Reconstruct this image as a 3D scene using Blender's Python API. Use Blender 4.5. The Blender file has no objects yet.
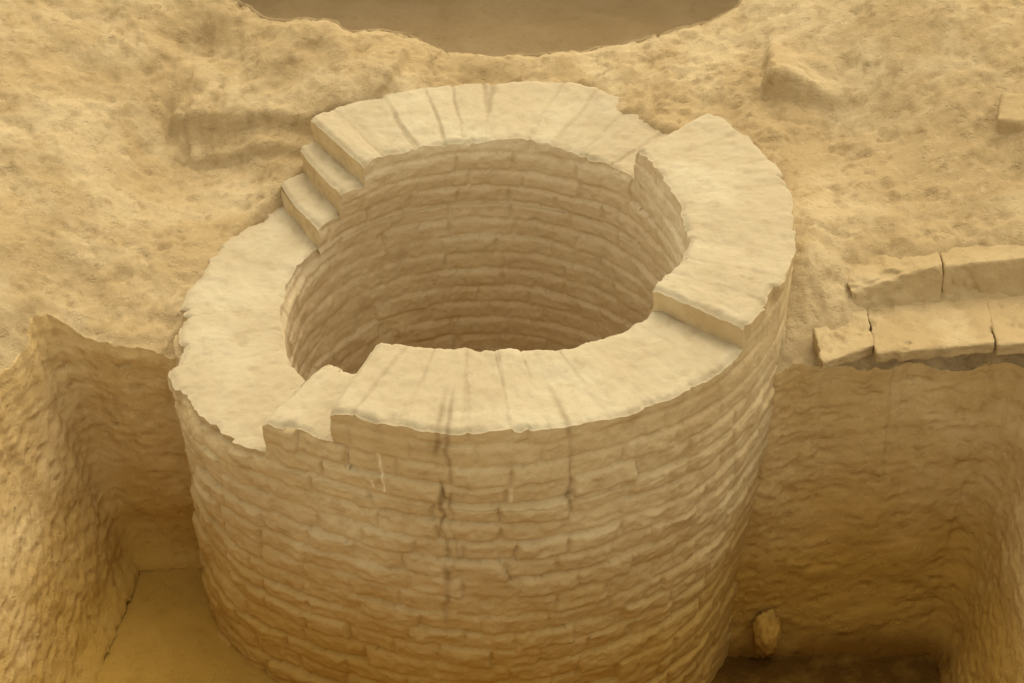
import bpy, math
import numpy as np
from mathutils import Vector

# ------------------------------------------------------------------ camera, sky, sun, exposure
SC = bpy.context.scene
COL = SC.collection
rad = math.radians

cam_d = bpy.data.cameras.new("camera")
cam_d.sensor_width = 36.0
cam_d.lens = 36.0 * 2000.0 / 1024.0
cam_d.clip_start = 0.05
cam_d.clip_end = 500.0
cam = bpy.data.objects.new("camera", cam_d)
COL.objects.link(cam)
cam.location = (0.0883, -4.6115, 3.4611)
pitch, roll = rad(38.0), -0.01573
fw = Vector((0, math.cos(pitch), -math.sin(pitch)))
rt = Vector((1, 0, 0))
up = rt.cross(fw)
r2 = rt * math.cos(roll) + up * math.sin(roll)
u2 = -rt * math.sin(roll) + up * math.cos(roll)
from mathutils import Matrix
cam.rotation_euler = Matrix((r2, u2, -fw)).transposed().to_euler()
SC.camera = cam

SUN_EL, SUN_AZ = rad(60.0), rad(22.0)          # azimuth clockwise from +y: high, behind the well and a little to the right
world = bpy.data.worlds.new("World")
SC.world = world
world.use_nodes = True
wn = world.node_tree
wn.nodes.clear()
w_out = wn.nodes.new("ShaderNodeOutputWorld")
w_bg = wn.nodes.new("ShaderNodeBackground")
w_sky = wn.nodes.new("ShaderNodeTexSky")
w_sky.sky_type = 'NISHITA'
w_sky.sun_disc = False
w_sky.sun_elevation = SUN_EL
w_sky.sun_rotation = SUN_AZ
w_sky.air_density = 1.0
w_sky.dust_density = 2.5
w_sky.ozone_density = 0.3
w_hs = wn.nodes.new("ShaderNodeHueSaturation")   # dust-laden sky: hardly any blue left in it
w_hs.inputs['Saturation'].default_value = 0.12
wn.links.new(w_sky.outputs[0], w_hs.inputs['Color'])
w_mx = wn.nodes.new("ShaderNodeMix")
w_mx.data_type = 'RGBA'
w_mx.blend_type = 'MULTIPLY'
w_mx.inputs['Factor'].default_value = 1.0
w_mx.inputs[7].default_value = (1.0, 0.92, 0.78, 1)
wn.links.new(w_hs.outputs[0], w_mx.inputs[6])
wn.links.new(w_mx.outputs[2], w_bg.inputs[0])
w_bg.inputs[1].default_value = 0.15
wn.links.new(w_bg.outputs[0], w_out.inputs[0])

sun_d = bpy.data.lights.new("sun", 'SUN')
sun_d.energy = 0.5
sun_d.angle = rad(80.0)
sun_d.color = (1.0, 0.93, 0.80)
sun = bpy.data.objects.new("sun", sun_d)
COL.objects.link(sun)
sd = Vector((math.sin(SUN_AZ) * math.cos(SUN_EL), math.cos(SUN_AZ) * math.cos(SUN_EL), math.sin(SUN_EL)))
sun.rotation_euler = sd.to_track_quat('Z', 'Y').to_euler()
sun.location = (2, 3, 6)

SC.view_settings.view_transform = 'Standard'
SC.view_settings.look = 'None'
SC.view_settings.exposure = 1.06
SC.view_settings.gamma = 1.0
SC.cycles.max_bounces = 8
SC.cycles.diffuse_bounces = 6

# ------------------------------------------------------------------ noise
def _hash(ix, iy, iz, seed):
    n = (ix.astype(np.int64) * 374761393 + iy.astype(np.int64) * 668265263 + iz.astype(np.int64) * 2147483647 + seed * 974634777) & 0xFFFFFFFF
    n = ((n ^ (n >> 13)) * 1274126177) & 0xFFFFFFFF
    n = ((n ^ (n >> 16)) * 2246822519) & 0xFFFFFFFF
    n = n ^ (n >> 15)
    return (n & 0xFFFFFF).astype(np.float64) / float(0xFFFFFF)

def h2(a, b, seed=0):
    a = np.asarray(a); b = np.asarray(b)
    return _hash(a, b, np.zeros_like(a), seed) * 2 - 1

def vnoise(x, y, z, seed=0):
    x, y, z = np.broadcast_arrays(np.asarray(x, float), np.asarray(y, float), np.asarray(z, float))
    fx, fy, fz = np.floor(x), np.floor(y), np.floor(z)
    ux, uy, uz = x - fx, y - fy, z - fz
    ux = ux * ux * ux * (ux * (ux * 6 - 15) + 10)
    uy = uy * uy * uy * (uy * (uy * 6 - 15) + 10)
    uz = uz * uz * uz * (uz * (uz * 6 - 15) + 10)
    ix, iy, iz = fx.astype(np.int64), fy.astype(np.int64), fz.astype(np.int64)
    def c(a, b, d): return _hash(ix + a, iy + b, iz + d, seed)
    def lp(a, b, t): return a + (b - a) * t
    r = lp(lp(lp(c(0,0,0), c(1,0,0), ux), lp(c(0,1,0), c(1,1,0), ux), uy),
           lp(lp(c(0,0,1), c(1,0,1), ux), lp(c(0,1,1), c(1,1,1), ux), uy), uz)
    return r * 2 - 1

def fbm(x, y, z, freq, octaves=4, gain=0.5, seed=0):
    a, s, f = 1.0, 0.0, freq
    for o in range(octaves):
        s = s + a * vnoise(x * f + 13.7 * o, y * f - 7.1 * o, z * f + 3.3 * o, seed + o)
        a *= gain
        f *= 2.03
    return s

def sstep(a, b, x):
    t = np.clip((x - a) / (b - a), 0, 1)
    return t * t * (3 - 2 * t)

# ------------------------------------------------------------------ mesh helpers
def make_mesh(name, co, faces, mat, parent=None, smooth=True, attrs=None, loc=None):
    co = np.asarray(co, np.float32)
    faces = np.asarray(faces, np.int32)
    if loc is not None:
        co = co - np.asarray(loc, np.float32)
    me = bpy.data.meshes.new(name)
    nf, k = faces.shape
    me.vertices.add(len(co))
    me.vertices.foreach_set("co", co.ravel())
    me.loops.add(nf * k)
    me.loops.foreach_set("vertex_index", faces.ravel())
    me.polygons.add(nf)
    me.polygons.foreach_set("loop_start", np.arange(0, nf * k, k, dtype=np.int32))
    me.polygons.foreach_set("loop_total", np.full(nf, k, np.int32))
    me.update(calc_edges=True)
    me.validate()
    if smooth:
        me.polygons.foreach_set("use_smooth", np.ones(len(me.polygons), bool))
    if attrs:
        for an, av in attrs.items():
            if len(me.vertices) == len(av):
                at = me.attributes.new(an, 'FLOAT', 'POINT')
                at.data.foreach_set("value", np.asarray(av, np.float32))
    me.materials.append(mat)
    ob = bpy.data.objects.new(name, me)
    if loc is not None:
        ob.location = loc
    COL.objects.link(ob)
    if parent is not None:
        ob.parent = parent
    return ob

def grid_faces(nu, nv, off=0, wrap_u=False, flip=False):
    """index = u * nv + v"""
    uu = nu if wrap_u else nu - 1
    i, j = np.meshgrid(np.arange(uu), np.arange(nv - 1), indexing='ij')
    i2 = (i + 1) % nu
    f = np.stack([i * nv + j, i2 * nv + j, i2 * nv + j + 1, i * nv + j + 1], -1).reshape(-1, 4)
    if flip:
        f = f[:, ::-1]
    return f + off

def tag(o, label=None, cat=None, group=None, kind=None):
    if label: o["label"] = label
    if cat: o["category"] = cat
    if group: o["group"] = group
    if kind: o["kind"] = kind
    return o

# ------------------------------------------------------------------ materials
def earth_material(name, base, dark, pale, scale=1.0, bump=0.5, strata=0.0, stain_shade=False, band=None, foot_shade=None, smul=(0.52, 0.47, 0.40), rough=0.95, fine=1.0):
    m = bpy.data.materials.new(name)
    m.use_nodes = True
    nt = m.node_tree
    nt.nodes.clear()
    N = nt.nodes.new
    L = nt.links.new
    out = N("ShaderNodeOutputMaterial")
    bs = N("ShaderNodeBsdfPrincipled")
    bs.inputs['Roughness'].default_value = rough
    bs.inputs['Specular IOR Level'].default_value = 0.12
    L(bs.outputs[0], out.inputs[0])
    geo = N("ShaderNodeNewGeometry")
    pos = geo.outputs['Position']
    def noise(sc, det, ro=0.55, vec=None, dist=0.0):
        n = N("ShaderNodeTexNoise")
        n.inputs['Scale'].default_value = sc
        n.inputs['Detail'].default_value = det
        n.inputs['Roughness'].default_value = ro
        n.inputs['Distortion'].default_value = dist
        L(vec if vec is not None else pos, n.inputs['Vector'])
        return n.outputs[0]
    def ramp(v, a, b):
        r = N("ShaderNodeMapRange")
        r.interpolation_type = 'SMOOTHSTEP'
        r.inputs[1].default_value = a
        r.inputs[2].default_value = b
        L(v, r.inputs[0])
        return r.outputs[0]
    def mix(f, a, b):
        x = N("ShaderNodeMix")
        x.data_type = 'RGBA'
        if isinstance(f, float): x.inputs[0].default_value = f
        else: L(f, x.inputs[0])
        for s, v in ((6, a), (7, b)):
            if isinstance(v, tuple): x.inputs[s].default_value = v + (1,)
            else: L(v, x.inputs[s])
        return x.outputs[2]
    def math_(op, a, b):
        x = N("ShaderNodeMath")
        x.operation = op
        for s, v in ((0, a), (1, b)):
            if isinstance(v, (int, float)): x.inputs[s].default_value = v
            else: L(v, x.inputs[s])
        return x.outputs[0]
    n1 = noise(3.2 * scale, 6, 0.6, dist=0.4)
    n2 = noise(17 * scale, 5, 0.6)
    n3 = noise(95 * scale, 4, 0.6)
    c = mix(ramp(n1, 0.42, 0.68), base, pale)
    c = mix(math_('MULTIPLY', ramp(n2, 0.50, 0.72), 0.55), c, dark)
    c = mix(math_('MULTIPLY', ramp(n3, 0.52, 0.75), 0.30 * fine), c, dark)
    n4 = noise(48 * scale, 3, 0.5)
    c = mix(math_('MULTIPLY', ramp(n4, 0.58, 0.72), 0.45 * fine), c, pale)
    if strata:
        mp = N("ShaderNodeMapping")
        mp.inputs['Scale'].default_value = (0.9, 0.9, 13.0)
        L(pos, mp.inputs['Vector'])
        ns = noise(1.9, 5, 0.6, vec=mp.outputs[0])
        c = mix(math_('MULTIPLY', ramp(ns, 0.45, 0.65), strata), c, dark)
    if band:                                   # browner, more saturated colour below a wavy level
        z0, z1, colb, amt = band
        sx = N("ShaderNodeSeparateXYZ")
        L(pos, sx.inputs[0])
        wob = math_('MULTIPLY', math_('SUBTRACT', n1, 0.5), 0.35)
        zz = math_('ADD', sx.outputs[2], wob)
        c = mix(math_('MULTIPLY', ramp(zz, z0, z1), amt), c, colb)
    if foot_shade:                                   # shade at the foot of the deepest corner, mixed into the colour
        z0, z1, colb = foot_shade
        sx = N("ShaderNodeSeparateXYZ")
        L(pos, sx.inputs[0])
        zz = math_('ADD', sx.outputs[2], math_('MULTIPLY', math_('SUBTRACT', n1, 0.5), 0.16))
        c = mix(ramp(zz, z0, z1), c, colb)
    if stain_shade:  # seep marks and joint dirt on the well, painted shade on the trench floor
        at = N("ShaderNodeAttribute"); at.attribute_name = "stain_shade"
        c = mix(math_('MULTIPLY', at.outputs['Fac'], math_('ADD', 0.35, n2)), c, tuple(a_ * b_ for a_, b_ in zip(smul, base)))
        a2 = N("ShaderNodeAttribute"); a2.attribute_name = "scratch"
        c = mix(a2.outputs['Fac'], c, (0.75, 0.64, 0.42))
    L(c, bs.inputs['Base Color'])
    pit_ = math_('MULTIPLY', ramp(noise(26 * scale, 4, 0.65), 0.56, 0.74), -0.016 * fine)
    gr_ = math_('MULTIPLY', noise(190 * scale, 4, 0.7), 0.0045 * fine)
    hgt = math_('ADD', math_('MULTIPLY', noise(60 * scale, 6, 0.62), 0.010), math_('MULTIPLY', noise(14 * scale, 4, 0.6), 0.018))
    hgt = math_('ADD', hgt, math_('ADD', pit_, gr_))
    bp = N("ShaderNodeBump")
    bp.inputs['Strength'].default_value = bump
    bp.inputs['Distance'].default_value = 1.0
    L(hgt, bp.inputs['Height'])
    L(bp.outputs[0], bs.inputs['Normal'])
    return m

M_GROUND = earth_material("dry_earth", (0.387, 0.2758, 0.1264), (0.2398, 0.158, 0.06322), (0.4742, 0.3597, 0.1853), bump=0.45)
M_BRICK = earth_material("sun_bleached_brick", (0.4158, 0.3308, 0.1875), (0.3557, 0.2726, 0.1478), (0.462, 0.3835, 0.231), bump=0.28, stain_shade=True, fine=0.45)
M_MASON = earth_material("weathered_masonry", (0.4808, 0.3529, 0.1688), (0.3683, 0.2558, 0.1125), (0.5524, 0.4297, 0.2251), bump=0.3, stain_shade=True,
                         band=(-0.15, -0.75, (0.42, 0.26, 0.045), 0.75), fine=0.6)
M_LINING = earth_material("brightened_masonry", (0.6144, 0.4827, 0.2779), (0.5071, 0.3803, 0.1999), (0.6729, 0.551, 0.3316), bump=0.3, fine=0.6)  # same brick as outside, colour lifted to stand in for light in the shaft
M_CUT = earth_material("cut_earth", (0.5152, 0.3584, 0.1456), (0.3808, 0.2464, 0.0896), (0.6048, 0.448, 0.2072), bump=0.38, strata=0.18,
                       band=(-0.3, -0.85, (0.42, 0.25, 0.035), 0.8), foot_shade=(-0.97, -1.10, (0.17, 0.085, 0.012)))
M_FLOOR = earth_material("brown_trench_earth", (0.37, 0.22, 0.040), (0.30, 0.175, 0.028), (0.41, 0.25, 0.052), bump=0.4, stain_shade=True, smul=(0.26, 0.21, 0.15))  # its dark mix colour is for the shade painted at the right end
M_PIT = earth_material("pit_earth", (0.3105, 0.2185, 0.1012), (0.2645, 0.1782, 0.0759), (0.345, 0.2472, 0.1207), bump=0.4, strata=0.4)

# ------------------------------------------------------------------ ground: measured heights, trench and pit outlines
CTRL = np.array([(-0.5, 0.735, 0.075), (-0.52, 0.8, 0.11), (-0.6, 0.9, 0.17), (-1.544, 1.162, 0.38), (-1.359, 1.193, 0.36), (-1.134, 1.174, 0.33), (-0.911, 1.188, 0.3), (-0.747, 1.185, 0.31), (-1.496, 0.864, 0.33), (-1.294, 0.927, 0.29), (-1.082, 0.972, 0.26), (-1.456, 0.605, 0.27), (-1.228, 0.663, 0.23), (-1.093, 0.767, 0.2), (-1.425, 0.381, 0.2), (-1.202, 0.435, 0.16), (-1.055, 0.608, 0.08), (-1.383, 0.127, 0.16), (-1.203, 0.207, 0.1), (-1.047, 0.312, 0.06), (-0.93, 0.424, 0.035), (-1.37, -0.029, 0.06), (-1.255, 0.106, 0.03), (-1.231, -0.089, 0.06), (-1.303, -0.119, 0.02), (-1.111, 0.071, -0.02), (-1.172, -0.094, -0.02), (-0.994, 0.068, -0.02), (-0.911, -0.038, -0.05), (-1.025, -0.131, -0.03), (-0.934, 0.188, 0.0), (-0.878, 0.341, 0.0), (-0.766, 0.442, 0.02), (-0.684, 0.561, 0.03), (-0.636, 0.346, 0.01), (-0.9, 0.711, 0.055), (-0.725, 0.689, 0.055), (-0.565, 0.653, 0.06), (-0.572, 0.861, 0.17), (-0.882, 1.105, 0.18), (-0.68, 1.076, 0.23), (-0.478, 0.971, 0.25), (-0.377, 0.846, 0.23), (-0.321, 1.029, 0.25), (-0.448, 1.053, 0.29), (-0.612, 1.114, 0.31), (-0.192, 1.011, 0.24), (-0.096, 0.965, 0.21), (-0.098, 1.079, 0.225), (0.128, 1.008, 0.21), (0.191, 0.96, 0.2), (0.382, 0.936, 0.2), (0.502, 0.809, 0.2), (0.557, 0.701, 0.21), (0.419, 1.035, 0.215), (0.616, 1.085, 0.22), (0.705, 0.986, 0.22), (0.815, 1.158, 0.26), (0.854, 1.057, 0.25), (0.658, 0.801, 0.22), (0.748, 0.755, 0.21), (0.819, 0.68, 0.2), (0.999, 0.764, 0.2), (0.938, 1.113, 0.29), (1.112, 0.999, 0.35), (1.309, 0.897, 0.42), (1.691, 0.908, 0.46), (1.156, 0.833, 0.3), (1.385, 0.766, 0.37), (1.642, 0.679, 0.38), (1.196, 0.659, 0.26), (1.392, 0.574, 0.29), (1.612, 0.501, 0.33), (0.98, 0.605, 0.19), (1.121, 0.527, 0.2), (1.315, 0.434, 0.22), (1.598, 0.379, 0.25), (1.016, 0.387, 0.15), (1.239, 0.297, 0.17), (1.581, 0.257, 0.19), (1.132, 0.151, 0.13), (1.355, 0.116, 0.15), (1.568, 0.121, 0.16), (1.028, 0.015, 0.105), (1.288, 0.047, 0.13), (1.556, 0.047, 0.135), (1.561, -0.026, 0.0), (1.343, -0.075, -0.03), (1.136, -0.117, -0.03), (1.044, -0.171, -0.04), (-0.27, 0.84, 0.23), (-0.23, 0.9, 0.225), (0.86, 0.8, 0.22), (0.8, 0.8, 0.215), (0.95, 0.75, 0.25), (0.93, -0.02, 0.14), (0.95, -0.12, 0.06), (0.925, 0.1, 0.175), (0.9, -0.2, -0.01), (0.96, 0.2, 0.17), (-0.86, 1.0, 0.24), (-0.67, 1.0, 0.265), (-0.75, 0.9, 0.18)])
FAR = []
for k in range(24):
    a = 2 * math.pi * k / 24
    for rr in (2.6, 4.0, 7.0):
        FAR.append((rr * math.cos(a), rr * math.sin(a), 0.2 + 0.2 * math.sin(a) - (0.1 if math.sin(a) < -0.3 else 0)))
for p in ((-1.5, -0.5, 0.0), (-1.6, -1.0, 0.0), (-1.75, -1.7, 0.0), (1.6, -0.3, -0.01), (1.75, -0.7, 0.0), (1.9, -1.4, 0.0), (1.95, 0.2, 0.18), (1.95, 0.8, 0.42), (0, -0.3, -0.05), (0, 0.3, 0.1), (-1.9, 0.4, 0.3), (-1.9, 1.2, 0.42)):
    FAR.append(p)
CTRL = np.vstack([CTRL, np.array(FAR)])

def _solve_rbf(C):
    d = np.hypot(C[:, None, 0] - C[None, :, 0], C[:, None, 1] - C[None, :, 1])
    A = -np.sqrt(d * d + 0.0036) + np.eye(len(C)) * 0.02
    n = len(C)
    K = np.zeros((n + 1, n + 1))
    K[:n, :n] = A
    K[:n, n] = 1
    K[n, :n] = 1
    return np.linalg.solve(K, np.append(C[:, 2], 0))
_W = _solve_rbf(CTRL)

def chunked(fn, x, y, n=20000):
    return np.concatenate([fn(x[i:i + n], y[i:i + n]) for i in range(0, len(x), n)]) if len(x) else np.zeros(0)

def _macro(x, y):
    d = np.hypot(x[:, None] - CTRL[None, :, 0], y[:, None] - CTRL[None, :, 1])
    return -np.sqrt(d * d + 0.0036) @ _W[:-1] + _W[-1]

def chaikin(P, n=2, closed=False):
    P = np.asarray(P, float)
    for _ in range(n):
        if closed:
            Q = np.roll(P, -1, 0)
            P = np.stack([0.75 * P + 0.25 * Q, 0.25 * P + 0.75 * Q], 1).reshape(-1, P.shape[1])
        else:
            Q = np.stack([0.75 * P[:-1] + 0.25 * P[1:], 0.25 * P[:-1] + 0.75 * P[1:]], 1).reshape(-1, P.shape[1])
            P = np.vstack([P[:1], Q, P[-1:]])
    return P

def resample(P, step):
    """P rows: x,y of the top line then anything else that rides along"""
    seg = np.hypot(*np.diff(P[:, :2], axis=0).T)
    s = np.concatenate([[0], np.cumsum(seg)])
    n = max(2, int(round(s[-1] / step)) + 1)
    t = np.linspace(0, s[-1], n)
    return np.stack([np.interp(t, s, P[:, k]) for k in range(P.shape[1])], 1)

# trench: top line (x, y) and foot line (x, y, z), running left end -> round the back -> right end
TR = np.array([
    (-1.62, -1.9, -1.24, -1.9, -0.87), (-1.56, -1.2, -1.20, -1.2, -0.87), (-1.47, -0.70, -1.165, -0.66, -0.87), (-1.375, -0.30, -1.13, -0.36, -0.87),
    (-1.275, -0.005, -1.10, -0.15, -0.87), (-1.17, -0.06, -1.02, -0.145, -0.87), (-1.03, -0.105, -0.95, -0.145, -0.87), (-0.85, -0.10, -0.85, -0.145, -0.87),
    (-0.70, -0.10, -0.70, -0.145, -0.87)])
TL = np.array([
    (0.70, -0.285, 0.70, -0.35, -1.10), (0.84, -0.275, 0.84, -0.345, -1.10), (0.93, -0.235, 0.93, -0.345, -1.10), (1.07, -0.205, 1.07, -0.345, -1.10), (1.30, -0.190, 1.25, -0.345, -1.10),
    (1.545, -0.185, 1.405, -0.35, -1.10), (1.60, -0.50, 1.385, -0.56, -1.10), (1.66, -1.0, 1.36, -1.0, -1.10), (1.75, -1.9, 1.35, -1.9, -1.10)])
def soften(T, keep):                          # round the corners a little, the rest stays as measured
    return resample(chaikin(T, 2), 0.012)
TRL = soften(TR, 0)
TRR = soften(TL, 0)
def jag(T, seed):
    x, y = T[:, 0], T[:, 1]
    T = T.copy()
    T[:, 0] += 0.022 * fbm(x, y, 0, 7, 4, 0.6, seed)
    T[:, 1] += 0.018 * fbm(x, y, 5.5, 7, 4, 0.6, seed + 9)
    return T
TRL = jag(TRL, 3)
TRR = jag(TRR, 4)
TRENCH = np.vstack([TRL[:, :2], [(0.0, 0.1)], TRR[:, :2]])

PITP = [(-0.86, 1.325), (-0.814, 1.268), (-0.708, 1.183), (-0.613, 1.127), (-0.468, 1.119), (-0.433, 1.068), (-0.372, 1.106), (-0.293, 1.139), (-0.195, 1.117), (-0.098, 1.086), (0.032, 1.048), (0.16, 1.02), (0.29, 1.044), (0.389, 1.086), (0.586, 1.123), (0.721, 1.18), (0.838, 1.221), (0.889, 1.305), (0.909, 1.374)]
PITP = [(-2.2, 4.6), (-2.2, 2.6), (-1.25, 1.75)] + PITP + [(1.2, 1.75), (2.2, 2.6), (2.2, 4.6)]
PITL = resample(chaikin(np.array(PITP, float), 1), 0.014)
PITL[:, 0] += 0.008 * fbm(PITL[:, 0], PITL[:, 1], 0, 9, 4, 0.6, 21)
PITL[:, 1] += 0.008 * fbm(PITL[:, 0], PITL[:, 1], 4, 9, 4, 0.6, 22)

def in_poly(x, y, P):
    ins = np.zeros(len(x), bool)
    x0, y0 = P[:, 0], P[:, 1]
    x1, y1 = np.roll(x0, -1), np.roll(y0, -1)
    for a, b, c, d in zip(x0, y0, x1, y1):
        if b == d: continue
        k = ((b > y) != (d > y))
        k &= x < (c - a) * (y - b) / (d - b) + a
        ins ^= k
    return ins

def near_poly(x, y, P, closed=True):
    """distance and nearest point on the outline"""
    A = P
    B = np.roll(P, -1, 0) if closed else P[1:]
    if not closed: A = P[:-1]
    D = B - A
    L2 = (D ** 2).sum(1) + 1e-12
    bd = np.full(len(x), 1e9); bx = x.copy(); by = y.copy()
    for i in range(0, len(x), 4000):
        px, py = x[i:i+4000, None], y[i:i+4000, None]
        t = np.clip(((px - A[:, 0]) * D[:, 0] + (py - A[:, 1]) * D[:, 1]) / L2, 0, 1)
        qx, qy = A[:, 0] + t * D[:, 0], A[:, 1] + t * D[:, 1]
        dd = (px - qx) ** 2 + (py - qy) ** 2
        k = dd.argmin(1)
        r = np.arange(len(k))
        bd[i:i+4000] = np.sqrt(dd[r, k]); bx[i:i+4000] = qx[r, k]; by[i:i+4000] = qy[r, k]
    return bd, bx, by

def banks(x, y):
    """low scarps left by the diggers: a bank with a ledge, an earth block, a small step"""
    n1 = 0.022 * fbm(x, y, 0, 7, 3, 0.5, 41)
    n2 = 0.010 * fbm(x, y, 0, 19, 3, 0.5, 42)
    xw = sstep(-1.00, -0.955, x + n1 - 0.25 * (y - 0.75)) * (1 - sstep(-0.45, -0.36, x))
    y1 = 0.690 - 0.12 * (x + 0.72) * (x > -0.72)
    y1 = y1 + 0.004 * fbm(x, y, 0, 30, 2, 0.5, 43)
    led = 0.036 * sstep(0.0, 0.018, y - y1 + 0.3 * n2) * sstep(-0.93, -0.905, x + n2) * np.exp(-np.maximum(y - 0.69, 0) ** 2 / 0.06)
    y2 = 0.768 - 0.03 * sstep(-0.75, -0.5, x) + 0.35 * n1 + 0.5 * n2
    sca = 0.052 * sstep(0.0, 0.028, y - y2) * np.exp(-np.maximum(y - 0.74, 0) ** 2 / 0.02)
    h = xw * (led + sca)
    cl = (x + 0.985) + 0.10 * (y - 0.80) + 0.4 * n2
    h = h - 0.020 * np.exp(-(cl / 0.014) ** 2) * sstep(0.70, 0.76, y) * (1 - sstep(0.84, 0.93, y))
    bx_ = x - 0.872 + n2 - 0.10 * (y - 0.72)
    by_ = y - 0.705 + n1 + n2 + 0.15 * (x - 0.9)
    h = h + 0.10 * sstep(0, 0.03, bx_) * sstep(0, 0.05, by_) * np.exp(-np.maximum(bx_, 0) ** 2 / 0.05) * np.exp(-np.maximum(by_, 0) ** 2 / 0.05)
    st = -(x + 0.250 - 0.37 * (y - 0.90)) + n2
    h = h + 0.040 * sstep(-0.004, 0.012, st) * np.exp(-np.maximum(st, 0) ** 2 / 0.02) * np.exp(-((y - 0.88) / 0.11) ** 4)
    return h

def ground_height(x, y, dist):
    """dist: how far the point lies outside the nearest cut edge"""
    h = chunked(_macro, x, y) + banks(x, y)
    h = h - 0.12 * (1 - sstep(0.76, 0.835, np.hypot(x, y)))          # passes under the masonry
    near = np.exp(-((x * x + (y - 0.3) ** 2) / 9.0))
    rough = 0.5 + 0.5 * sstep(-0.25, 0.45, fbm(x, y, 0, 1.7, 3, 0.5, 51))
    h = h + near * (0.026 * fbm(x, y, 0, 3.5, 3, 0.5, 31) + 0.015 * rough * fbm(x, y, 0, 11, 4, 0.55, 32))
    h = h + near * rough * 0.009 * np.abs(fbm(x, y, 0, 34, 3, 0.6, 33))
    cr = sstep(0.1, 0.55, fbm(x, y, 0, 2.6, 3, 0.5, 35))
    blk = np.round(2.2 * fbm(x, y, 0, 9, 3, 0.55, 36)) / 2.2
    h = h + near * cr * 0.012 * blk
    lin = np.abs(fbm(x, y, 0, 4.2, 3, 0.5, 37))
    h = h - near * 0.010 * (1 - sstep(0.0, 0.045, lin)) * sstep(0.0, 0.4, fbm(x, y, 0, 2.1, 2, 0.5, 38))
    h = h + near * rough * 0.007 * sstep(0.30, 0.52, fbm(x, y, 0, 30, 3, 0.5, 39))
    pock = fbm(x, y, 0, 19, 3, 0.5, 34)
    h = h - near * 0.012 * sstep(0.42, 0.9, pock)
    h = h - 0.020 * np.exp(-(dist / 0.028) ** 2) - (0.020 + 0.016 * fbm(x, y, 0, 6, 2, 0.5, 44)) * np.exp(-(dist / 0.08) ** 2) * (1 - sstep(0.2, 0.6, y))
    h = h + 0.034 * np.exp(-((x - 0.14) / 0.34) ** 2 - ((y - 1.03) / 0.10) ** 2)      # earth lip between well and pit
    return h

def axis(lo, hi, step, far, grow=1.22):
    a = list(np.arange(lo, hi + step / 2, step))
    s, v = step, a[-1]
    while v < far:
        s = min(s * grow, 6.0); v += s; a.append(v)
    s, v = step, a[0]
    pre = []
    while v > -far:
        s = min(s * grow, 6.0); v -= s; pre.append(v)
    return np.array(pre[::-1] + a)

gx = axis(-1.75, 1.85, 0.0085, 60.0)
gy = axis(-0.45, 1.45, 0.0085, 60.0)
X, Y = np.meshgrid(gx, gy, indexing='ij')
nx, ny = X.shape
x, y = X.ravel().copy(), Y.ravel().copy()
rw = np.hypot(x, y)
in_t = in_poly(x, y, TRENCH)
in_p = in_poly(x, y, PITL)
edge_d = np.full(len(x), 9.0)
for P_, ins, cl in ((TRENCH, in_t, True), (PITL, in_p, True)):
    k = (x > P_[:, 0].min() - 0.6) & (x < P_[:, 0].max() + 0.6) & (y > P_[:, 1].min() - 0.6) & (y < P_[:, 1].max() + 0.6)
    idx = np.where(k)[0]
    d, qx, qy = near_poly(x[idx], y[idx], P_)
    s = ins[idx]
    edge_d[idx] = np.minimum(edge_d[idx], np.where(s, 0, d))
    ii = idx[s]
    keepx, keepy = qx[s], qy[s]
    if P_ is TRENCH: snap_t = (ii, keepx, keepy)
    else: snap_p = (ii, keepx, keepy)
bad = in_t | in_p | (rw < 0.72)
F = grid_faces(nx, ny)
fb = bad[F]
keep = ~fb.all(1)
# faces that straddle the cut: slide their inner corners on to the outline
for ii, sx, sy in (snap_t, snap_p):
    x[ii] = sx; y[ii] = sy
gz = ground_height(x, y, edge_d)
# far vertices of cells that only touch hidden well interior are simply dropped
F = F[keep]
used = np.unique(F)
remap = np.full(len(x), -1); remap[used] = np.arange(len(used))
ground = make_mesh("ground", np.stack([x, y, gz], 1)[used], remap[F], M_GROUND)
tag(ground, "pale dry excavated earth around the round brick well", "ground", kind="structure")

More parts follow.
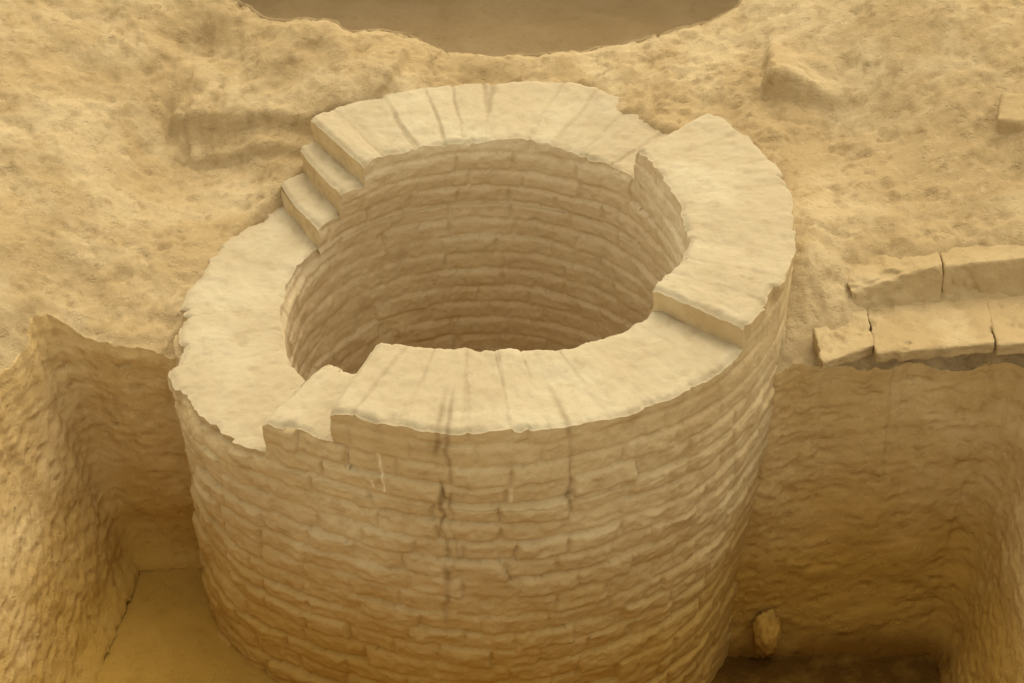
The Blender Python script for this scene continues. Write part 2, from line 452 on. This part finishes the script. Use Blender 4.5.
# ------------------------------------------------------------------ trench walls, pit walls, floors
def cut_wall(name, T, mat, labels, rows=110, rough=1.0, pebbly=None, cat="earth wall", lip_out=0.012, cut=None):
    """T rows: top x, y, foot x, y, z"""
    n = len(T)
    tx, ty = T[:, 0], T[:, 1]
    tz = ground_height(tx, ty, np.zeros(n))
    dx, dy = np.gradient(tx), np.gradient(ty)
    ker = np.ones(9) / 9
    pad = lambda v: np.convolve(np.pad(v, 4, mode='edge'), ker, 'valid')
    dx, dy = pad(dx), pad(dy)
    l = np.hypot(dx, dy) + 1e-9
    nxn, nyn = dy / l, -dx / l                          # side the void lies on
    t = np.linspace(0, 1, rows)
    t = t ** 1.15
    W = t[None, :]
    Xw = tx[:, None] + (T[:, 2] - tx)[:, None] * W
    Yw = ty[:, None] + (T[:, 3] - ty)[:, None] * W
    Zw = tz[:, None] + (T[:, 4] - tz)[:, None] * W
    foot = np.exp(-((1 - W) / 0.05) ** 2) * 0.03        # crumbled earth along the foot
    amp = sstep(0.0, 0.05, W)
    big = 0.016 * fbm(Xw, Yw, Zw * 1.3, 3.2, 3, 0.5, 61)
    lay = 0.0035 * fbm(Xw * 0.8, Yw * 0.8, Zw * 2.0, 9, 4, 0.6, 62)
    sm = 0.0032 * fbm(Xw, Yw, Zw * 1.5, 36, 4, 0.65, 63)
    pits = -0.010 * sstep(0.62, 0.9, fbm(Xw * 0.8, Yw * 0.8, Zw * 2.0, 24, 3, 0.55, 64))
    D = rough * amp * (big + lay + sm + pits) + foot
    if pebbly is not None:
        D = D + amp * pebbly[:, None] * 0.0055 * np.abs(fbm(Xw, Yw, Zw, 58, 3, 0.65, 66))
    Xw = Xw + nxn[:, None] * D
    Yw = Yw + nyn[:, None] * D
    # tuck the first row under the ground sheet, so that no crack shows
    X0 = tx - nxn * lip_out; Y0 = ty - nyn * lip_out
    Z0 = ground_height(X0, Y0, np.full(n, lip_out)) - 0.006
    Xw = np.concatenate([X0[:, None], Xw], 1); Yw = np.concatenate([Y0[:, None], Yw], 1); Zw = np.concatenate([Z0[:, None], Zw], 1)
    G = np.stack([Xw, Yw, Zw], -1)
    runs = [(0, n)] if cut is None else [(0, cut + 1), (cut, n)]
    for (a, b), label in zip(runs, labels):
        o = make_mesh(name, G[a:b].reshape(-1, 3), grid_faces(b - a, Xw.shape[1], flip=True), mat)
        tag(o, label, cat, kind="structure")

il = int(np.argmin(np.hypot(TRL[:, 0] + 1.27, TRL[:, 1] + 0.02)))
ir = int(np.argmin(np.hypot(TRR[:, 0] - 1.535, TRR[:, 1] + 0.22)))
peb = 1 - sstep(-1.27, -1.18, TRL[:, 0])
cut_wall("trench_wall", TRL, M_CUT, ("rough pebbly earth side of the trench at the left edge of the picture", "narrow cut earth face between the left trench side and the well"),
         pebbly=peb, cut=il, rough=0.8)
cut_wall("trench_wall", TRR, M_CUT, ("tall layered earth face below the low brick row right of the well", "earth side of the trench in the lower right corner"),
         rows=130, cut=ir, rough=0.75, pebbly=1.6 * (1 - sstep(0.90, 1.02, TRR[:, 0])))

# trench floor
fx = np.arange(-1.75, 1.9, 0.016); fy = np.arange(-2.0, 0.0, 0.016)
FX, FY = np.meshgrid(fx, fy, indexing='ij')
FZ = -0.985 - 0.115 * np.tanh(FX / 0.45)
FZ = FZ + 0.010 * fbm(FX, FY, 0, 4, 3, 0.5, 71) + 0.004 * fbm(FX, FY, 0, 22, 4, 0.6, 72)
fl = make_mesh("trench_floor", np.stack([FX, FY, FZ], -1).reshape(-1, 3), grid_faces(len(fx), len(fy)), M_FLOOR, attrs={"stain_shade": (1.1 * sstep(0.45, 0.75, FX + 0.12 * fbm(FX, FY, 0, 5, 3, 0.5, 74))).ravel()})  # right end darkened: deep shade between well and wall painted in
tag(fl, "smooth brown floor at the bottom of the trench round the well", "trench floor", kind="structure")
# near end of the trench, behind the camera's view
ex = np.linspace(-1.7, 1.85, 180); ez = np.linspace(-1.15, 0.02, 60)
EX, EZ = np.meshgrid(ex, ez, indexing='ij')
EY = -1.9 + 0.03 * fbm(EX, 0, EZ, 4, 4, 0.5, 75)
ew = make_mesh("trench_wall", np.stack([EX, EY, EZ], -1).reshape(-1, 3), grid_faces(180, 60, flip=True), M_CUT)
tag(ew, "near earth end of the trench facing the well", "earth wall", kind="structure")

# the sunken area behind the ridge
PT = np.zeros((len(PITL), 5))
PT[:, :2] = PITL
cx, cy = 0.05, 2.2
PT[:, 2] = PITL[:, 0] + (cx - PITL[:, 0]) * 0.10
PT[:, 3] = PITL[:, 1] + (cy - PITL[:, 1]) * 0.10
PT[:, 4] = -1.2
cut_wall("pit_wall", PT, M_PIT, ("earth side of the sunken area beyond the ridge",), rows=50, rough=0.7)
bx_ = np.linspace(-2.3, 2.3, 120)
bt = np.linspace(0, 1, 50)
BX, BT = np.meshgrid(bx_, bt, indexing='ij')
zt = ground_height(bx_, np.full(120, 4.6), np.zeros(120)) + 0.03
BZ = zt[:, None] + (-1.25 - zt[:, None]) * BT
BY = 4.62 - 0.5 * BT + 0.03 * fbm(BX, 0, BZ, 4, 4, 0.5, 77)
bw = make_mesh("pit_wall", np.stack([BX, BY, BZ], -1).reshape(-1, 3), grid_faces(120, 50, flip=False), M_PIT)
tag(bw, "far earth side of the sunken area beyond the ridge", "earth wall", kind="structure")
px_ = np.linspace(-2.4, 2.4, 200); py_ = np.linspace(0.9, 4.8, 160)
PX, PY = np.meshgrid(px_, py_, indexing='ij')
PZ = -1.17 + 0.02 * fbm(PX, PY, 0, 3, 4, 0.5, 78)
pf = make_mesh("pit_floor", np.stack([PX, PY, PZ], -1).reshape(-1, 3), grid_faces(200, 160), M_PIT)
tag(pf, "shaded brown floor of the sunken area beyond the ridge", "pit floor", kind="structure")

# ------------------------------------------------------------------ the brick well
def periodic(tab):
    a = np.array(sorted(tab), float)
    a[:, 0] = np.radians(a[:, 0])
    t = np.concatenate([a[:, 0] - 2 * np.pi, a[:, 0], a[:, 0] + 2 * np.pi])
    v = np.tile(a[:, 1], 3)
    g = np.linspace(-np.pi, np.pi, 721)
    w = np.interp(g, t, v)
    k = np.hanning(17); k /= k.sum()
    w = np.convolve(np.concatenate([w[-9:-1], w, w[1:9]]), k, 'valid')
    return lambda th: np.interp((th + np.pi) % (2 * np.pi) - np.pi, g, w)

R_OUT = periodic([(-179, .866), (-169, .88), (-159, .898), (-149, .90), (-142, .893), (-134, .87), (-126, .845), (-117, .83), (-107, .829), (-96, .838), (-86, .845),
                  (-74, .849), (-63, .853), (-54, .864), (-44, .87), (-30, .868), (-9, .877), (5, .898), (15, .888), (28, .885), (39, .897), (50, .908), (66, .906),
                  (74, .894), (84, .876), (96, .864), (107, .862), (118, .850), (128, .83), (138, .83), (150, .838), (165, .832), (173, .852)])
R_IN = periodic([(-179, .612), (-165, .630), (-152, .640), (-145, .628), (-134, .552), (-119, .522), (-105, .505), (-78, .516), (-61, .553), (-49, .572), (-41, .58),
                 (-33, .572), (-23, .586), (-11, .584), (4, .568), (20, .556), (36, .570), (42, .578), (54, .565), (70, .54), (87, .524), (103, .519), (117, .52),
                 (131, .52), (140, .54), (153, .570), (164, .592)])
COURSE = 0.066
ZREF = 0.305

def course_relief(th, z, r0, seed, length, amp):
    """relief of laid bricks on the curved face: every brick has its own set-back, tilt and rounding"""
    X_, Y_ = r0 * np.cos(th), r0 * np.sin(th)
    wob = 0.008 * vnoise(0 * z + 3.5, 0 * z, z * 9, seed + 8) + 0.007 * fbm(np.cos(th) * 2.2, np.sin(th) * 2.2, z * 0.9, 1.0, 3, 0.5, seed) + 0.0035 * fbm(np.cos(th) * 9, np.sin(th) * 9, z * 2, 1.0, 2, 0.5, seed + 3)
    s = (ZREF - z + wob) / COURSE
    k = np.floor(s).astype(np.int64)
    v = s - k                                             # 0 top of the brick .. 1 bottom
    ln = length * (1 + 0.25 * h2(k, k * 0 + 5, seed))
    nb = np.maximum(6, np.round(2 * np.pi * r0 / ln))
    u = (th / (2 * np.pi) + 0.5) * nb + 0.5 * (k % 2) + 0.37 * h2(k, k * 0 + 7, seed)
    u = u + 0.05 * vnoise(X_ * 14, Y_ * 14, z * 14, seed + 11)
    j = np.floor(u).astype(np.int64)
    w = u - j
    j = j % nb.astype(np.int64)
    off = h2(k, j, seed + 1)
    tilt = h2(k, j, seed + 2)
    yaw = h2(k, j, seed + 4)
    worn = sstep(-0.35, 0.5, fbm(X_, Y_, z, 3.1, 3, 0.5, seed + 20))      # 0 smeared with mud, 1 joints open
    edge_v = np.minimum(v, 1 - v) * COURSE
    edge_u = np.minimum(w, 1 - w) * ln
    rnd = -0.0066 * (1 - sstep(0, 0.016, edge_v)) * (0.35 + 0.65 * worn) - 0.0090 * (1 - sstep(0, 0.012, edge_u)) * (0.35 + 0.65 * worn) * sstep(0.0, 0.02, edge_v)
    d = rnd + 0.0056 * off + 0.005 * tilt * (v - 0.5) - 0.0050 * (v - 0.5) + 0.006 * yaw * (w - 0.5)
    d = d + 0.0042 * fbm(X_, Y_, z * 1.2, 16, 4, 0.65, seed + 30) + 0.008 * fbm(X_, Y_, z, 2.3, 2, 0.5, seed + 31)
    return amp * d

def r_outer(th, z):
    r0 = R_OUT(th)
    deg = np.degrees((th + np.pi) % (2 * np.pi) - np.pi)
    wav = 0.05 * vnoise(np.cos(th) * 5, np.sin(th) * 5, z * 3, 141)
    flank = sstep(-62, -25, deg) * (1 - sstep(60, 90, deg))
    mud = np.clip(0.50 * sstep(-0.03, 0.16, z + wav) + 0.50 * flank, 0, 0.72)
    lean = -0.055 * flank * sstep(0.05, -0.95, z)
    return r0 - 0.004 + course_relief(th, z, 0.87, 101, 0.175, 1.30) * (1 - mud) + 0.012 * np.clip(-z, 0, 1.2) + lean

def r_inner(th, z):
    r0 = R_IN(th)
    base = 0.572
    k = sstep(0.20, -0.10, z)                             # the uneven mouth settles into a true circle below
    return r0 + (base - r0) * k - 0.9 * course_relief(th, z, 0.56, 202, 0.17, 0.85)

def z_top(th, s, zt, seed, joints=1.0):
    """s: 0 at the inner edge, 1 at the outer edge"""
    r = R_IN(th) + (R_OUT(th) - R_IN(th)) * s
    X_, Y_ = r * np.cos(th), r * np.sin(th)
    pitch_ = 2 * np.pi / 38
    u = th / pitch_ + 0.35 * vnoise(np.cos(th) * 4, np.sin(th) * 4, 0 * th, seed) + 0.035 * vnoise(X_ * 16, Y_ * 16, 0 * th, seed + 3)
    j = np.floor(u).astype(np.int64)
    u = u + 0.22 * (s - 0.5) * h2(j % 38, j * 0, seed)
    j = np.floor(u).astype(np.int64)
    w = u - j
    j = j % 38
    jz = h2(j, j * 0, seed + 1)
    sl = h2(j, j * 0 + 3, seed + 2)
    edge = np.minimum(w, 1 - w) * pitch_ * r
    vis = sstep(-0.1, 0.6, fbm(X_, Y_, 0 * r, 5, 2, 0.5, seed + 5)) * joints
    z = zt + joints * (0.0028 * jz + 0.004 * sl * (s - 0.5)) - 0.0055 * (1 - sstep(0.0, 0.011, edge)) * ((0.55 if joints > 0.9 else 0.12) + 0.75 * vis) * joints
    z_top.dirt = np.clip(joints, 0, 1) * ((1 - sstep(0.0, 0.012, edge)) * (0.12 + 0.36 * vis) + 0.12 * sstep(0.1, 0.9, h2(j, j * 0 + 9, seed + 4)))
    z = z + 0.006 * fbm(X_, Y_, 0 * r, 6, 4, 0.5, seed + 6) + 0.0025 * fbm(X_, Y_, 0 * r, 38, 3, 0.6, seed + 7)
    wd = np.maximum(R_OUT(th) - R_IN(th), 0.05)
    lip = np.minimum(s, 1 - s) * wd
    ch = 0.6 + 0.6 * vnoise(X_ * 18, Y_ * 18, 0 * r, seed + 8)
    z = z - 0.013 * np.exp(-(np.maximum(lip, 0) / 0.010) ** 2) * np.clip(ch, 0.25, 1.4)
    return z

def rag(th, s, amount, seed):
    """ragged brick ends along the outer lip"""
    u = th / np.radians(6.0)
    j = np.floor(u).astype(np.int64) % 60
    return amount * (0.6 * h2(j, j * 0, seed) + 0.5 * fbm(np.cos(th) * 9, np.sin(th) * 9, 0 * th, 1.0, 3, 0.6, seed + 1))

SAVE_STAIN = []
def stains(th, z, r):
    """dark seep marks and pale scratches on the outer face, each with its own outline"""
    deg = np.degrees(th)
    st = np.zeros_like(th)
    for c0, z0, z1, w0, a in ((-97.0, 0.24, -0.50, 0.50, 1.1), (-98.2, 0.24, 0.10, 0.55, 0.7), (-74.3, 0.24, -0.15, 0.50, 0.85), (-95.3, 0.12, -0.30, 0.35, 0.7)):
        cen = c0 + 1.1 * vnoise(z * 9, 0 * z, 0 * z, 400) + 0.5 * vnoise(z * 31, 0 * z, 0 * z, 401)
        wid = w0 * (1.0 + 0.6 * vnoise(z * 14, 0 * z + 3, 0 * z, 402))
        st = np.maximum(st, a * np.exp(-((deg - cen) / wid) ** 2) * sstep(z1, z1 + 0.12, z) * np.clip(0.65 + 0.8 * vnoise(z * 23, deg * 0.6, 0 * z, 403), 0, 1.2))
    sc = np.zeros_like(th)
    for c0, sl, z0, z1 in ((-108.2, 8.0, 0.12, -0.01), (-109.3, 2.0, 0.035, 0.0), (-84.6, 1.0, 0.035, -0.02)):
        cen = c0 + sl * (z0 - z)
        sc = np.maximum(sc, 0.8 * np.exp(-((deg - cen) / 0.22) ** 2) * (z < z0) * (z > z1))
    out = sstep(0.62, 0.78, r)
    return np.clip(st, 0, 1) * out, np.clip(sc, 0, 1) * out

class Sheet:
    def __init__(self): self.c = []; self.f = []; self.st = []; self.sc = []; self.n = 0; self.mi = []
    def add(self, th, r, z, wrap=False, flip=False, mi=0, dirt=None):
        nu, nv = th.shape
        self.mi.append(np.full((nu if wrap else nu - 1) * (nv - 1), mi, np.int32))
        self.c.append(np.stack([r * np.cos(th), r * np.sin(th), z], -1).reshape(-1, 3))
        self.f.append(grid_faces(nu, nv, self.n, wrap, flip))
        a, b = stains(th, z, r)
        if dirt is not None: a = np.maximum(a, dirt)
        self.st.append(a.ravel()); self.sc.append(b.ravel())
        self.n += nu * nv
    def build(self, name, mat, parent, *more):
        o = make_mesh(name, np.concatenate(self.c), np.concatenate(self.f), mat, parent, attrs={"stain_shade": np.concatenate(self.st), "scratch": np.concatenate(self.sc)})
        if more:
            for m_ in more: o.data.materials.append(m_)
            mi = np.concatenate(self.mi)
            if len(mi) == len(o.data.polygons):
                o.data.polygons.foreach_set("material_index", mi)
        return o

well = bpy.data.objects.new("brick_well", None)
COL.objects.link(well)
tag(well, "round well of wedge bricks with a stepped broken rim standing free in the trench", "well")

def rim_piece(name, a_in, a_out, b_in, b_out, zb, zt, seed, capa=True, capb=True, joints=1.0, sag=0.0, ragged=0.006, mat=None, dth=0.006):
    """a piece of rim from angle a to angle b (degrees, given at the inner and outer edge), from zb up to zt"""
    a_in, a_out, b_in, b_out = (np.radians(v) for v in (a_in, a_out, b_in, b_out))
    n = max(12, int(max(b_in - a_in, b_out - a_out) / dth))
    U = np.linspace(0, 1, n)
    nz = max(8, int((zt - zb) / 0.0055))
    nr = 44
    sh = Sheet()
    def ang(u, s):
        A = a_in + (a_out - a_in) * s
        B = b_in + (b_out - b_in) * s
        return A + (B - A) * u
    def endround(th, s, u):
        r = 0.55 + 0.3 * s
        A = ang(0, s); B = ang(1, s)
        e = np.full(np.broadcast(th, s).shape, 9.0)
        if capa: e = np.minimum(e, np.abs(th - A) * r)
        if capb: e = np.minimum(e, np.abs(B - th) * r)
        return 0.012 * np.exp(-(e / 0.009) ** 2)
    def topz(th, s, u): return z_top(th, s, zt, seed, joints) - endround(th, s, u) - sag * sstep(np.radians(82.0), np.radians(42.0), th)
    topmix = lambda z: sstep(zt - 0.07, zt - 0.02, z)
    def ro(th, z): return r_outer(th, z) + rag(th, 1, ragged, seed + 40) * topmix(z)
    def ri(th, z): return r_inner(th, z) - rag(th, 0, ragged * 0.6, seed + 41) * topmix(z)
    V = np.linspace(0, 1, nz)
    # outer face
    u, v = np.meshgrid(U, V, indexing='ij')
    s1 = np.ones_like(u)
    th = ang(u, s1); ztp = topz(th, s1, u)
    z = zb + (ztp - zb) * v
    sh.add(th, ro(th, z), z, mi=1)
    th0 = ang(u, 0 * s1); ztp0 = topz(th0, 0 * s1, u)
    z0 = zb + (ztp0 - zb) * v
    sh.add(th0, ri(th0, z0), z0, flip=True, mi=2)
    # top
    Sv = np.linspace(0, 1, nr)
    Sv = 0.5 - 0.5 * np.cos(np.pi * Sv) * (1 - 0.25 * np.sin(np.pi * Sv) ** 2)
    u, s = np.meshgrid(U, Sv, indexing='ij')
    th = ang(u, s); z = topz(th, s, u)
    dirt = z_top.dirt.copy()
    A = ro(ang(u, 1.0 + 0 * s), topz(ang(u, 1.0 + 0 * s), 1 + 0 * s, u)); B = ri(ang(u, 0 * s), topz(ang(u, 0 * s), 0 * s, u))
    sh.add(th, B + (A - B) * s, z, flip=True, dirt=dirt)
    for on, uu, fl in ((capa, 0.0, False), (capb, 1.0, True)):
        if not on: continue
        s, v = np.meshgrid(Sv, V, indexing='ij')
        th = ang(uu, s); zt_ = topz(th, s, uu + 0 * s)
        z = zb + (zt_ - zb) * v
        A = ro(ang(uu, 1.0 + 0 * s), z); B = ri(ang(uu, 0 * s), z)
        r = B + (A - B) * s
        bul = 0.006 * fbm(r * np.cos(th), r * np.sin(th), z * 1.5, 12, 4, 0.55, seed + 50) * sstep(0, 0.1, np.minimum(s, 1 - s)) * sstep(1.0, 0.8, v)
        sh.add(th + (-1 if uu == 0 else 1) * bul / 0.7, r, z, flip=not fl, mi=1)
    return sh.build(name, mat or M_BRICK, well, M_MASON, M_LINING)

# shaft: outer and inner face and the worn top of the lowest part of the rim
sh = Sheet()
TH = np.linspace(-np.pi, np.pi, 900, endpoint=False)
def shaft_top(th, s): return z_top(th, s, 0.0, 700, 0.45)
def covered(th):                                      # 1 where higher courses stand on the shaft
    d = np.degrees((th + np.pi) % (2 * np.pi) - np.pi)
    return sstep(-137, -134, d) * (1 - sstep(137, 141, d))
def ragL(th, z):
    c = covered(th)
    return rag(th, 1, 0.017, 710) * sstep(-0.075, -0.03, z) * (1 - c) - 0.006 * sstep(-0.046, -0.032, z) * c
def insetI(th, z):
    c = covered(th)
    return 0.006 * sstep(-0.046, -0.032, z) * c + 0.014 * sstep(-0.075, -0.045, z) * (1 - c)
Zv = np.linspace(0, 1, 215)
th, v = np.meshgrid(TH, Zv, indexing='ij')
zt_ = shaft_top(th, np.ones_like(th))
z = -1.22 + (zt_ + 1.22) * v
sh.add(th, r_outer(th, z) + ragL(th, z), z, wrap=True)
zt0 = shaft_top(th, np.zeros_like(th))
z0 = -1.35 + (zt0 + 1.35) * v
shaft = sh.build("shaft", M_MASON, well)
sh = Sheet()
sh.add(th, r_inner(th, z0) + insetI(th, z0), z0, wrap=True, flip=True)
tag(sh.build("lining", M_LINING, well), "curved inner brick face of the well")
sh = Sheet()
Sv = np.linspace(0, 1, 52)
th, s = np.meshgrid(TH, Sv, indexing='ij')
z = shaft_top(th, s)
A = r_outer(th, shaft_top(th, 1 + 0 * s)) + ragL(th, shaft_top(th, 1 + 0 * s)); B = r_inner(th, shaft_top(th, 0 * s))
sh.add(th, B + (A - B) * s, z + 0.0008, wrap=True, flip=True)
tag(sh.build("worn_rim", M_BRICK, well), "lowest worn stretch of the rim, level with the ground")
# earth at the bottom of the shaft
dth, dr = np.meshgrid(np.linspace(-np.pi, np.pi, 60, endpoint=False), np.linspace(0.001, 0.62, 20), indexing='ij')
make_mesh("shaft_bottom", np.stack([dr * np.cos(dth), dr * np.sin(dth), -1.28 + 0.02 * fbm(dr * np.cos(dth), dr * np.sin(dth), 0, 5, 3, 0.5, 9)], -1).reshape(-1, 3),
          grid_faces(60, 20, wrap_u=True, flip=True), M_FLOOR, well)

rim_piece("rim_course", -119.5, -117.0, -33.0, -33.0, -0.034, 0.23, 720, capb=False, joints=0.8)
rim_piece("rim_course", -37.0, -37.0, 36.5, 38.5, -0.034, 0.305, 740, ragged=0.013, joints=0.6)
rim_piece("rim_course", 33.0, 33.0, 131.0, 128.5, -0.034, 0.23, 760, capa=False, sag=0.034)
rim_piece("step", 128.0, 126.0, 139.0, 132.3, -0.034, 0.153, 780, capa=False, joints=0.0)
rim_piece("step", 135.0, 130.0, 148.0, 138.6, -0.034, 0.077, 800, capa=False, joints=0.0)
rim_piece("step", -136.0, -131.0, -116.0, -114.0, -0.034, 0.115, 820, capb=False, joints=0.0)

# ------------------------------------------------------------------ bricks beside the trench, other loose things
def rounded_block(name, bot, top, mat, seed, r=0.012, rough=0.005, n=(48, 32, 16), chip=0.009):
    """bot/top: four (x, y, z) corners each, counter-clockwise"""
    bot, top = np.array(bot, float), np.array(top, float)
    org = np.append(bot[:, :2].mean(0), bot[:, 2].min())
    ex = np.linalg.norm(top[1] - top[0]) / 2; ey = np.linalg.norm(top[3] - top[0]) / 2; ez = np.linalg.norm(top[0] - bot[0]) / 2
    H = np.array([ex, ey, ez])
    cs, fs, off = [], [], 0
    for ax in range(3):
        a, b = [(1, 2), (2, 0), (0, 1)][ax]
        for sg in (-1, 1):
            na, nb = n[a], n[b]
            ga, gb = np.meshgrid(np.linspace(-1, 1, na), np.linspace(-1, 1, nb), indexing='ij')
            ga = np.sin(ga * np.pi / 2) * 0.35 + ga * 0.65; gb = np.sin(gb * np.pi / 2) * 0.35 + gb * 0.65
            p = np.zeros((na, nb, 3)); p[..., ax] = sg; p[..., a] = ga; p[..., b] = gb
            cs.append(p.reshape(-1, 3)); fs.append(grid_faces(na, nb, off, flip=(sg < 0))); off += na * nb
    p = np.concatenate(cs); f = np.concatenate(fs)
    key = np.round(p * 4096).astype(np.int64)
    _, first, inv = np.unique(key, axis=0, return_index=True, return_inverse=True)
    inv = inv.ravel(); p = p[first]; f = inv[f]
    q = p * H
    rr = r * (1 + 0.7 * vnoise(q[:, 0] * 30, q[:, 1] * 30, q[:, 2] * 30, seed))
    inner = np.clip(q, -(H - rr[:, None]), H - rr[:, None])
    d = q - inner
    l = np.linalg.norm(d, axis=1, keepdims=True) + 1e-9
    q = inner + d / l * np.minimum(l, rr[:, None])
    p = q / H
    a, b, c = ((p[:, i] + 1) / 2 for i in range(3))
    def bil(Q): return ((1 - a) * (1 - b))[:, None] * Q[0] + (a * (1 - b))[:, None] * Q[1] + (a * b)[:, None] * Q[2] + ((1 - a) * b)[:, None] * Q[3]
    w = bil(bot) * (1 - c)[:, None] + bil(top) * c[:, None]
    nrm = p / (np.linalg.norm(p, axis=1, keepdims=True) + 1e-9)
    e = rough * fbm(w[:, 0], w[:, 1], w[:, 2], 14, 4, 0.55, seed + 1) - chip * sstep(0.35, 0.9, fbm(w[:, 0], w[:, 1], w[:, 2], 13, 4, 0.6, seed + 2))
    w = w + nrm * e[:, None]
    return make_mesh(name, w, f, mat, loc=tuple(org))

def slab(pts, z0, z1, lean=0.0):
    """quad outline -> bottom and top corners; pts may carry their own top height"""
    bot = [(p[0], p[1] - lean, z0) for p in pts]
    top = [(p[0], p[1], p[2] if len(p) > 2 else z1) for p in pts]
    return bot, top

M_LOOSE = earth_material("footing_brick", (0.3922, 0.2809, 0.1293), (0.2968, 0.2014, 0.0848), (0.4664, 0.3551, 0.1802), bump=0.35, fine=0.6)
GB = "bricks of the low footing along the right trench edge"
b = rounded_block("brick", *slab([(0.939, -0.318, .012), (1.098, -0.243, .018), (1.098, -0.050, .028), (0.938, -0.125, .022)], -0.022, .02), M_LOOSE, 900, r=0.006)
tag(b, "short skewed brick at the well end of the lower row, jutting over the trench edge", "brick", GB)
b = rounded_block("brick", *slab([(1.097, -0.277, .012), (1.436, -0.247, .02), (1.446, -0.03, .02), (1.098, -0.070, .02)], -0.022, .02), M_LOOSE, 910, r=0.006)
tag(b, "long flat brick in the middle of the lower row over the trench edge", "brick", GB)
b = rounded_block("brick", *slab([(1.437, -0.255, .02), (1.77, -0.235, .024), (1.78, -0.02, .02), (1.440, -0.028, .02)], -0.022, .02), M_LOOSE, 920, r=0.006)
tag(b, "flat brick of the lower row cut off by the right edge of the picture", "brick", GB)
b = rounded_block("brick", [(1.065, -0.098, -.02), (1.316, -0.058, -.02), (1.316, 0.10, -.02), (1.06, 0.07, -.02)],
                  [(1.045, -0.080, .082), (1.314, -0.014, .122), (1.314, 0.12, .125), (1.03, 0.06, .09)], M_LOOSE, 930, r=0.006)
tag(b, "upright brick of the upper row with its left end sinking into the earth", "brick", GB)
b = rounded_block("brick", [(1.320, -0.048, -.02), (1.62, -0.040, -.02), (1.62, 0.12, -.02), (1.320, 0.10, -.02)],
                  [(1.318, -0.016, .118), (1.62, 0.004, .135), (1.62, 0.13, .135), (1.318, 0.12, .12)], M_LOOSE, 940, r=0.006)
tag(b, "upright brick of the upper row at the right edge of the picture", "brick", GB)
b = rounded_block("brick", [(1.545, 0.44, .21), (1.80, 0.36, .21), (1.84, 0.49, .21), (1.58, 0.57, .21)],
                  [(1.537, 0.455, .315), (1.80, 0.365, .32), (1.84, 0.49, .345), (1.57, 0.57, .34)], M_LOOSE, 950, r=0.012)
tag(b, "brick corner sticking out of the sloping bank near the upper right edge", "brick")

# clay lump at the foot of the right trench face
def lump(name, centre, size, seed, mat):
    nu, nv = 48, 32
    u, v = np.meshgrid(np.linspace(0, 2 * np.pi, nu, endpoint=False), np.linspace(0.02, np.pi - 0.02, nv), indexing='ij')
    dxn, dyn, dzn = np.sin(v) * np.cos(u), np.sin(v) * np.sin(u), np.cos(v)
    r = 1 + 0.20 * fbm(dxn, dyn, dzn, 1.3, 2, 0.4, seed) + 0.10 * fbm(dxn, dyn, dzn, 4.5, 4, 0.6, seed + 5)
    wide = 1 + 0.25 * dzn
    P_ = np.stack([dxn * r * size[0] * wide, dyn * r * size[1], dzn * r * size[2]], -1).reshape(-1, 3)
    o = make_mesh(name, P_, grid_faces(nu, nv, wrap_u=True, flip=True), mat)
    o.location = centre
    return o
o = lump("clay_lump", (0.850, -0.375, -1.0), (0.042, 0.05, 0.085), 960, M_CUT)
tag(o, "small pale clay lump stuck at the foot of the trench face right of the well", "clay lump")
